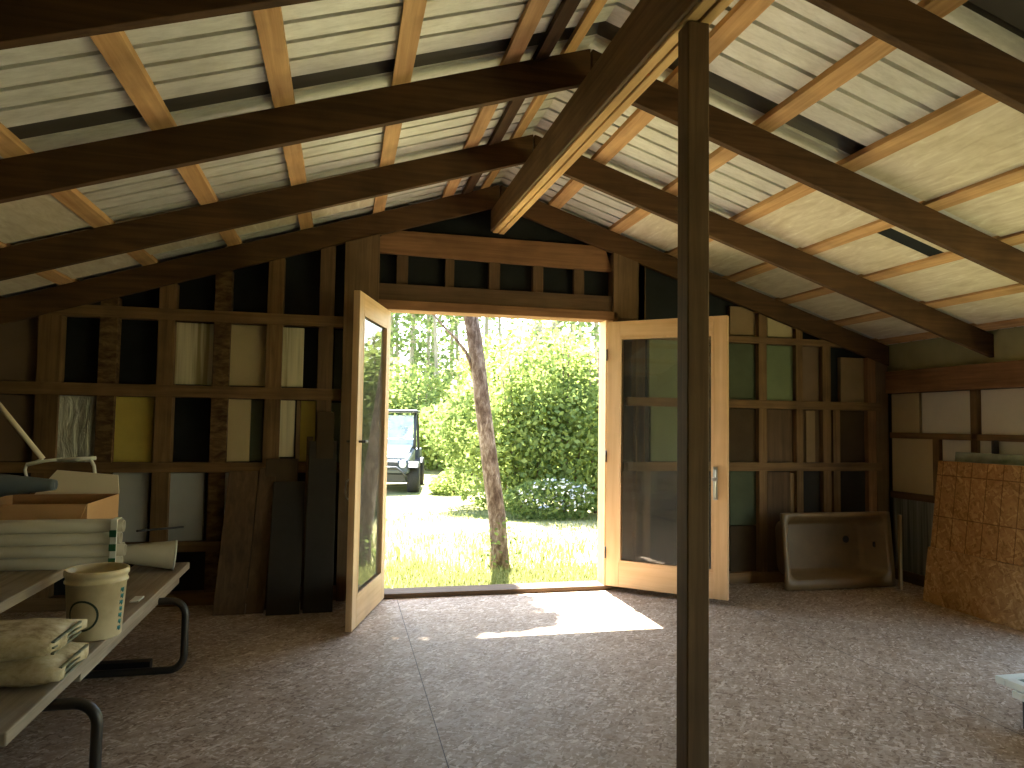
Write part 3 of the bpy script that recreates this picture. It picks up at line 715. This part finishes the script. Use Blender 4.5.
# ------------------------------------------------------------------ stacked sashes at the bottom right
def sash(z, cx_, cy_, L, lab):
    x0, x1, y0, y1 = cx_, cx_+L, cy_-.62, cy_
    rt_ = empty('window_sash', ((x0+x1)/2, (y0+y1)/2, z), category='window sash', label=lab, group='white window sashes stacked on the floor')
    for q in ((x0, x1, y1-.05, y1), (x0, x1, y0, y0+.05), (x0, x0+.05, y0+.05, y1-.05), (x1-.05, x1, y0+.05, y1-.05)):
        MB().box(*q, z, z+.032).build('sash_bar', 'wplastic', rt_, .003)
    MB().box(x0+.045, x1-.045, y0+.045, y1-.045, z+.018, z+.024).build('glass_pane', 'greenglass', rt_)
    return rt_
def onz(x, y, Z):
    d = fw*F+rt*(x-512)-up*(y-384); return CP+d*((Z-CH)/d.z)
cA = onz(995, 675, .192); cB = onz(1010, 692, .150)
sash(.160, cA.x, cA.y, .9, 'upper white window sash of the stack on the floor'); sash(.126, cB.x+.01, cB.y, .85, 'lower white window sash, resting on the dark block')
bx('wooden_block', 'blackp', None, cB.x+.03, cB.x+.4, cB.y-.5, cB.y-.03, 0.001, .125, .004, category='block', label='dark block on the floor under the white sashes')

# ------------------------------------------------------------------ outdoors
GZ = -.2
def mkground():
    q = NM('sunny_ground', .9, .1)
    a = q.noise(q.coords((1, 1, 1)), .55, 6, .62); b = q.noise(q.coords((1, 1, 1)), 14, 6, .7)
    c = q.ramp(a, [(.38, lin((98, 106, 56))), (.50, lin((144, 138, 96))), (.62, lin((178, 166, 130)))])
    q.col(q.mix(1, c, q.ramp(b, [(.3, (.7, .72, .6)), (.6, (1, 1, 1))]), 'MULTIPLY')).bump(b, .6, .05); return q.m
d = MB(); nx = 60
gv = {}
for i in range(nx+1):
    for j in range(nx+1):
        x = -45+100*i/nx; yy = -30+110*j/nx
        inside = XL-.5 < x < XR+.5 and YB-.5 < yy < YF+1.2
        z = GZ+(0 if yy < 9 else .05*math.sin(x*.7)+.04*math.sin(yy*.9))+max(0, yy-26)*.03-(.05 if inside else 0)
        gv[i, j] = d.bm.verts.new((x, yy, z))
for i in range(nx):
    for j in range(nx): d.face([gv[i, j], gv[i+1, j], gv[i+1, j+1], gv[i, j+1]], True)
d.build('ground', mkground(), None, kind='structure', label='sunlit sandy ground outside the doorway')

def leafmat(name, a, b, tl=.55):
    q = NM(name, .6, .2); oi = q.n('Attribute'); oi.attribute_name = 'tone'
    c = q.ramp(oi.outputs['Fac'], [(0, lin(a)), (1, lin(b))]); t = q.t
    df = q.n('BsdfDiffuse'); tr = q.n('BsdfTranslucent'); mx = q.n('MixShader'); mx.inputs[0].default_value = tl
    q.l(c, df.inputs[0]); br = q.mix(1, c, (1.0, 1.0, .80, 1), 'MULTIPLY'); q.l(br, tr.inputs[0])
    q.l(df.outputs[0], mx.inputs[1]); q.l(tr.outputs[0], mx.inputs[2]); q.l(mx.outputs[0], t.nodes['Material Output'].inputs[0]); return q.m
M['leaf'] = leafmat('bright_leaves', (112, 128, 70), (176, 186, 116))
M['leaf2'] = leafmat('mid_leaves', (88, 106, 60), (146, 158, 98))
M['needle'] = leafmat('pine_needles', (84, 100, 66), (130, 146, 98), .4)
M['pale'] = leafmat('pale_flowers', (190, 190, 200), (226, 222, 230), .4)
M['grassm'] = leafmat('grass_blades', (100, 108, 60), (160, 158, 104), .5)
q = NM('grey_bark', .95, .1); f = q.noise(q.coords((1, 1, .35)), 26, 6, .7, .5); g_ = q.noise(q.coords((1, 1, .8)), 6, 4, .6)
q.col(q.mix(1, q.ramp(f, [(.32, lin((84, 66, 56))), (.5, lin((134, 114, 100))), (.68, lin((186, 170, 156)))]), q.ramp(g_, [(.35, (.55, .5, .48)), (.6, (1, 1, 1))]), 'MULTIPLY')).bump(f, 1.0, .03); M['bark'] = q.m
M['bark2'] = wood('pale_bark', (128, 120, 106), (170, 162, 146), 'Z', 1.5, .9)
def leaves(name, mat, centres, n, size, seed, parent=None, flat=.35, **tags):
    "n separate leaf blades spread through ellipsoids (cx,cy,cz,rx,ry,rz)"
    rr = random.Random(seed); vs = []; fs = []; tone = []
    wts = [c[3]*c[4]*c[5] for c in centres]
    for k in range(n):
        c = rr.choices(centres, wts)[0]
        while True:
            p = [rr.uniform(-1, 1) for _ in range(3)]; l = math.sqrt(sum(q*q for q in p))
            if .02 < l < 1: break
        l2 = l**.45/l
        P0 = Vector((c[0]+p[0]*l2*c[3], c[1]+p[1]*l2*c[4], c[2]+p[2]*l2*c[5]))
        if P0.z < GZ+.02: continue
        s_ = size*rr.uniform(.6, 1.4); u = Vector((rr.gauss(0, 1), rr.gauss(0, 1), rr.gauss(0, .7))).normalized(); v = u.cross(Vector((rr.gauss(0, 1), rr.gauss(0, 1), rr.gauss(0, 1)))).normalized()
        i = len(vs); w_ = v*s_*.32
        vs += [P0-u*s_*.5, P0+w_, P0+u*s_*.5, P0-w_]; fs.append((i, i+1, i+2, i+3)); tone += [min(1, max(0, rr.gauss(.5, .28)))]*4
    o = Vector((centres[0][0], centres[0][1], GZ)) if parent is None else WP[parent.name]
    me = bpy.data.meshes.new(name); me.from_pydata([tuple(v-o) for v in vs], [], fs)
    at_ = me.attributes.new('tone', 'FLOAT', 'POINT'); at_.data.foreach_set('value', tone)
    me.materials.append(M[mat]); ob = bpy.data.objects.new(name, me); COL.objects.link(ob); WP[ob.name] = o
    if parent is not None: ob.parent = parent
    else: ob.location = o
    for k_, v_ in tags.items(): ob[k_] = v_
    return ob
def bush(x, y, w, h, n, lab, seed, mat='leaf', size=.11, stems=3, **k):
    rr = random.Random(seed); cs = []
    for i in range(7):
        cs.append((x+rr.uniform(-.32, .32)*w, y+rr.uniform(-.3, .3)*w*.7, GZ+h*rr.uniform(.25, .78), w*rr.uniform(.2, .33), w*rr.uniform(.2, .3), h*rr.uniform(.2, .32)))
    cs.append((x, y, GZ+h*.3, w*.5, w*.4, h*.32))
    root = empty('bush', (x, y, GZ), category='bush', label=lab, **k)
    for i in range(stems):
        dx = rr.uniform(-.3, .3)*w
        MB().tube([(x+dx*.3, y, GZ), (x+dx*.7, y+rr.uniform(-.1, .1), GZ+h*.45), (x+dx, y+rr.uniform(-.2, .2), GZ+h*.85)], [.03, .02, .008], 6).build('stem', 'bark', root)
    leaves('foliage', mat, cs, n, size, seed, root)
    return root
# bushes to the side of the trunk: X grows with distance along the doorway view
def X_at(px_, Y): return at(px_, 430, Y).x
B = [
 (500, 12.6, 2.0, 2.3, 4200, 'tall bright bush rising just right of the leaning trunk', 'leaf2'),
 (530, 12.0, 2.1, 3.2, 5200, 'tall full bush in the middle of the thicket', 'leaf'),
 (565, 11.6, 2.0, 3.6, 5200, 'tall dense bush beside the door jamb', 'leaf2'),
 (600, 11.6, 2.0, 3.2, 4200, 'thick bush half hidden by the open door leaf', 'leaf'),
 (648, 12.2, 2.6, 3.2, 3000, 'bush hidden behind the door', 'leaf2'),
 (447, 22., 3.2, 2.2, 4200, 'light green bush behind the utility vehicle track', 'leaf'),
 (480, 20., 3.2, 3.3, 3800, 'bush farther back behind the trunk', 'leaf2'),
 (405, 24., 4.0, 2.9, 4800, 'wide bush behind the roof of the utility vehicle', 'leaf2'),
 (370, 25., 4.0, 3.4, 3600, 'bush at the bend behind the door glass', 'leaf'),
 (512, 17., 2.8, 4.0, 4600, 'high bright shrub against the sky', 'leaf'),
 (545, 15.5, 2.2, 3.7, 3800, 'high shrub rising over the thicket', 'leaf'),
 (588, 16., 2.6, 3.6, 3600, 'high shrub by the edge of the doorway', 'leaf2'),
 (435, 27., 4.6, 3.6, 4200, 'pale bush in the distance left of the trunk', 'leaf'),
]
for i, (px_, Y, w, h, n, lab, mt) in enumerate(B):
    bush(X_at(px_, Y), Y, w, h, n, lab, 100+i, mt, .10 if Y < 14 else .14 if Y < 21 else .19, group='bushes of the thicket outside')
for i, (x_, y_) in enumerate(((5.5, 8.5), (7.5, 9.5), (9.5, 11), (6.8, 12.5))):
    bush(x_, y_, 2.4, 3.3, 2200, 'bush past the door side of the shed, seen only in the glass, %s' % ('nearest the wall', 'second out', 'third out', 'deepest')[i], 180+i, 'leaf' if i % 2 else 'leaf2', .14, group='bushes of the thicket outside')
# low flowering bush at the thicket's foot
xf = X_at(552, 10.8); root = empty('flowering_shrub', (xf, 10.8, GZ), category='shrub', label='low shrub with small pale flowers at the foot of the thicket')
leaves('foliage', 'leaf2', [(xf, 10.8, GZ+.3, .8, .4, .35)], 1500, .08, 61, root); leaves('blossoms', 'pale', [(xf, 10.6, GZ+.42, .62, .35, .24)], 170, .06, 62, root)
# shrub left of the trunk foot
bush(X_at(455, 14.5), 14.5, 1.0, .55, 900, 'small low bush beside the sandy track left of the trunk', 71, 'leaf', .09)
# foreground tree
tp = [at(x, y, 7.25) for x, y in ((500, 576), (499, 545), (497, 515), (492, 480), (487, 440), (482, 400), (478, 365), (474, 335), (470, 312))]
top = tp[-1]; tp += [top+Vector((-.12, .1, .7)), top+Vector((-.2, .3, 1.6)), top+Vector((-.3, .5, 2.6))]
rad = [.105, .09, .088, .086, .082, .080, .078, .076, .074, .06, .045, .02]
tree = empty('tree', tp[0], category='tree', label='slim grey trunk of a leaning tree standing just outside the doorway')
MB().tube(tp, rad, 14).build('trunk', 'bark', tree)
MB().tube([at(474, 374, 7.25), at(466, 352, 7.23), at(455, 338, 7.2), at(443, 326, 7.18), at(428, 308, 7.15)], [.022, .018, .015, .012, .008], 8).build('branch', 'bark', tree)
MB().tube([top+Vector((-.05, .05, .3)), top+Vector((-.6, .3, .9)), top+Vector((-1.1, .5, 1.3))], [.03, .02, .01], 8).build('branch', 'bark', tree)
rr = random.Random(3); cr = []
for x_, z_, y_ in ((.62, 4.3, 7.4), (.5, 4.9, 7.95), (.9, 5.2, 8.2), (1.0, 4.4, 7.7), (.38, 4.4, 7.4), (.75, 5.6, 8.0), (.8, 4.0, 7.1), (.45, 4.7, 7.25), (1.05, 4.9, 7.6), (.55, 4.3, 7.75), (.95, 4.5, 8.0), (.45, 4.8, 8.25), (.7, 4.1, 7.55), (.9, 4.0, 7.35)):
    cr.append((x_, y_, z_, .42, .30, .28))
leaves('foliage', 'leaf', cr, 7000, .14, 88, tree)
leaves('ivy', 'leaf2', [(tp[0].x, 7.2, GZ+.15, .22, .18, .4)], 220, .05, 89, tree)
# background trees
def tall(px_, Y, h, r, n, lab, seed, lean=0, kind='needle', crown0=.35):
    x = X_at(px_, Y); rr = random.Random(seed)
    t = empty('tree', (x, Y, GZ), category='tree', label=lab, group='tall trees behind the thicket')
    MB().tube([(x, Y, GZ), (x+lean*.4, Y, h*.4), (x+lean, Y, h)], [r, r*.75, r*.25], 8).build('trunk', 'bark2', t)
    cs = [(x+lean*f+rr.uniform(-1, 1)*1.0, Y+rr.uniform(-1, 1), h*f, 1.0+1.0*(1-f), 1.0, .6) for f in [crown0+(1-crown0)*k/8 for k in range(9)]]
    leaves('foliage', kind, cs, n, .24, seed, t)
TT = [(392, 34, 13, .12), (400, 31, 12, .10), (408, 29, 12, .11), (418, 36, 13, .13), (426, 30, 12, .10), (433, 33, 12, .12), (441, 28, 11, .09), (450, 35, 13, .12), (462, 31, 12, .11), (486, 30, 12, .12),
      (505, 34, 12, .1), (545, 24, 11, .20), (556, 26, 11, .24), (566, 28, 12, .14), (585, 30, 12, .12), (600, 27, 12, .14)]
words_ = ['thin', 'slender', 'straight', 'slight', 'pale', 'grey', 'narrow', 'bare', 'tall', 'lean', 'sparse', 'stout', 'thick', 'dull', 'small', 'upright']
for i, (p_, Y, h, r) in enumerate(TT):
    tall(p_, Y, h, r, 900, '%s trunked tree in the woods, %s one counted from the utility vehicle side' % (words_[i], ['first', 'second', 'third', 'fourth', 'fifth', 'sixth', 'seventh', 'eighth', 'ninth', 'tenth', 'eleventh', 'twelfth', 'thirteenth', 'fourteenth', 'fifteenth', 'last'][i]), 300+i, R.uniform(-.8, .8), crown0=.22 if i % 3 else .5)
# grass
def grass(name, spots, n, hgt, seed, **k):
    rr = random.Random(seed); vs = []; fs = []; tone = []
    for i in range(n):
        cx_, cy_, rx, ry = rr.choice(spots); x = rr.gauss(cx_, rx); y_ = rr.gauss(cy_, ry)
        if y_ < YF+.35: continue
        h = hgt*rr.uniform(.4, 1.3); a = rr.uniform(0, PI); w = .006+.004*rr.random(); dx, dy = math.cos(a)*w, math.sin(a)*w; lx, ly = rr.gauss(0, .3)*h, rr.gauss(0, .3)*h
        j = len(vs); vs += [(x-dx, y_-dy, GZ-.01), (x+dx, y_+dy, GZ-.01), (x+lx*.4+dx*.7, y_+ly*.4+dy*.7, GZ+h*.6), (x+lx*.4-dx*.7, y_+ly*.4-dy*.7, GZ+h*.6), (x+lx, y_+ly, GZ+h)]
        fs += [(j, j+1, j+2, j+3), (j+3, j+2, j+4)]; tone += [min(1, max(0, rr.gauss(.5, .25)))]*5
    me = bpy.data.meshes.new(name); me.from_pydata(vs, [], fs); a_ = me.attributes.new('tone', 'FLOAT', 'POINT'); a_.data.foreach_set('value', tone)
    me.materials.append(M['grassm']); o = bpy.data.objects.new(name, me); COL.objects.link(o)
    for k_, v_ in k.items(): o[k_] = v_
sp = [(1.0+.35*i, 6.5+rr.uniform(0, .5), .35, .22) for i in range(6)]+[(.5, 6.6, .3, .3), (.7, 7.3, .2, .3), (2.0, 7.6, .4, .4), (2.6, 8.4, .5, .4), (1.9, 9.2, .8, .3), (1.0, 8.2, .5, .5), (3.2, 9.8, .8, .5), (1.4, 11, 1, .6)]
sp += [(.2+.3*i, 6.35, .3, .18) for i in range(8)]
grass('grass', sp, 15000, .085, 5, kind='stuff', label='short green grass tufts growing outside the doorway', category='grass')

# ------------------------------------------------------------------ utility vehicle
M['ublack'] = plain('utv_black', (38, 40, 44), .1, 9, .45, .5, 0, 0); M['ubody'] = plain('utv_dark_paint', (66, 74, 84), .06, 4, .3, .6, 0, 0); M['uhood'] = plain('utv_pale_hood', (196, 200, 200), .05, 4, .25, .6, 0, 0)
M['tyre'] = plain('tyre_rubber', (46, 44, 42), .15, 30, .9); M['rim'] = plain('grey_rim', (130, 130, 128), .1, 9, .4, .5, .6, 0)
uo = Vector((1.03, 16.0, GZ)); uv = empty('utility_vehicle', uo, category='utility vehicle', label='dark side-by-side utility vehicle with a roof parked on the track')
def U(n, mat, x0, x1, y0, y1, z0, z1, bev=.03, par=None, **k): return MB().box(uo.x+x0, uo.x+x1, uo.y+y0, uo.y+y1, uo.z+z0, uo.z+z1).build(n, mat, par or uv, bev, **k)
def UH(n, mat, pts, bev=.02, par=None): return MB().hexa([uo+Vector(p) for p in pts]).build(n, mat, par or uv, bev)
U('chassis', 'ublack', -.52, .52, -1.2, 1.35, .28, .48)
UH('front_body', 'ubody', [(-.55, -1.32, .48), (.55, -1.32, .48), (.62, -.5, .48), (-.62, -.5, .48), (-.50, -1.30, .78), (.50, -1.30, .78), (.62, -.48, 1.02), (-.62, -.48, 1.02)], .05)
UH('hood', 'uhood', [(-.46, -1.27, .80), (.46, -1.27, .80), (.56, -.48, 1.035), (-.56, -.48, 1.035), (-.44, -1.24, .85), (.44, -1.24, .85), (.54, -.48, 1.09), (-.54, -.48, 1.09)], .03)
U('grille', 'ublack', -.30, .30, -1.345, -1.31, .56, .74, .01)
for s_ in (-1, 1): MB().lathe(uo, [(.09, -1.35), (.09, -1.30), (.06, -1.29)], 16, 'Y').bm.free()
for s_ in (-1, 1):
    MB().tube([uo+Vector((s_*.40, -1.27, .68)), uo+Vector((s_*.40, -1.345, .68))], [.085, .07], 14).build('headlight', 'wplastic', uv)
MB().tube([uo+Vector(p) for p in ((-.50, -1.38, .34), (-.45, -1.45, .48), (-.28, -1.46, .62), (.28, -1.46, .62), (.45, -1.45, .48), (.50, -1.38, .34))], .025, 8).build('bumper', 'ublack', uv)
for sx_ in (-1, 1):
    for yy in (-.95, .95):
        c = uo+Vector((sx_*.62, yy, .33)); d = MB()
        d.lathe(c, [(.20, -.12), (.29, -.125), (.325, -.09), (.33, 0), (.325, .09), (.29, .125), (.20, .12)], 28, 'X')
        w_ = d.build('wheel', 'tyre', uv, origin=c)
        MB().lathe(c, [(.03, -.10*sx_ if 0 else -.11), (.19, -.10), (.19, .10), (.03, .11)], 20, 'X').build('rim', 'rim', w_, origin=c)
        UH('fender', 'ublack', [(sx_*.5, yy-.42, .60), (sx_*.74, yy-.42, .60), (sx_*.74, yy+.40, .60), (sx_*.5, yy+.40, .60), (sx_*.5, yy-.28, .74), (sx_*.74, yy-.28, .72), (sx_*.74, yy+.28, .72), (sx_*.5, yy+.28, .74)], .03)
U('seat', 'ublack', -.55, .55, .05, .55, .48, .72, .05); U('seat_back', 'ublack', -.55, .55, .48, .62, .70, 1.2, .05)
U('side_sill', 'ubody', -.66, .66, -.5, .6, .34, .50, .03)
U('cargo_bed', 'ubody', -.66, .66, .68, 1.55, .62, .95, .03)
for s_ in (-1, 1):
    MB().tube([uo+Vector(p) for p in ((s_*.60, -.52, .98), (s_*.58, -.18, 1.74), (s_*.58, .0, 1.80), (s_*.58, .60, 1.80), (s_*.62, .72, .9))], .032, 10).build('roll_bar', 'ublack', uv)
U('roof', 'ublack', -.64, .64, -.32, .80, 1.82, 1.88, .025)
M['wshield'] = glassm('windshield_glare_glass', (.9, .93, .93, 1), .35, (225, 230, 230))  # white haze in the glass paints its bright reflection
UH('windshield', 'wshield', [(-.56, -.48, 1.06), (.56, -.48, 1.06), (.56, -.47, 1.06), (-.56, -.47, 1.06), (-.54, -.20, 1.76), (.54, -.20, 1.76), (.54, -.19, 1.76), (-.54, -.19, 1.76)], 0)
MB().tube([uo+Vector((.28+.17*math.cos(t), -.25, 1.05+.17*math.sin(t))) for t in [2*PI*k/20 for k in range(21)]], .016, 6, cap=False).build('steering_wheel', 'ublack', uv)
U('dashboard', 'ublack', -.56, .56, -.47, -.30, .85, 1.08, .03)
uv.rotation_euler.z = math.radians(-9); uv.scale = (.95, .95, .93)

# ------------------------------------------------------------------ light
w = bpy.data.worlds.new('sky'); bpy.context.scene.world = w; w.use_nodes = True; t = w.node_tree
sk = t.nodes.new('ShaderNodeTexSky'); sk.sky_type = 'NISHITA'; sk.sun_disc = False; sk.sun_elevation = math.radians(60.1); sk.sun_rotation = 0; sk.air_density = 1.4; sk.dust_density = 1.2
t.links.new(sk.outputs[0], t.nodes['Background'].inputs[0]); t.nodes['Background'].inputs[1].default_value = .30
sl = bpy.data.lights.new('sun', 'SUN'); sl.energy = 19; sl.angle = math.radians(.6); sl.color = (1, .97, .93)
so = bpy.data.objects.new('sun', sl); COL.objects.link(so); so.rotation_euler = (-math.radians(90-60.1), 0, 0); so.location = (0, 8, 10)

sc = bpy.context.scene
sc.view_settings.view_transform = 'Standard'; sc.view_settings.look = 'None'; sc.view_settings.gamma = 1; sc.view_settings.use_curve_mapping = False
sc.view_settings.exposure = 1.95
sc.cycles.use_denoising = True; sc.cycles.max_bounces = 14; sc.cycles.diffuse_bounces = 8; sc.cycles.transparent_max_bounces = 16; sc.cycles.sample_clamp_indirect = 6
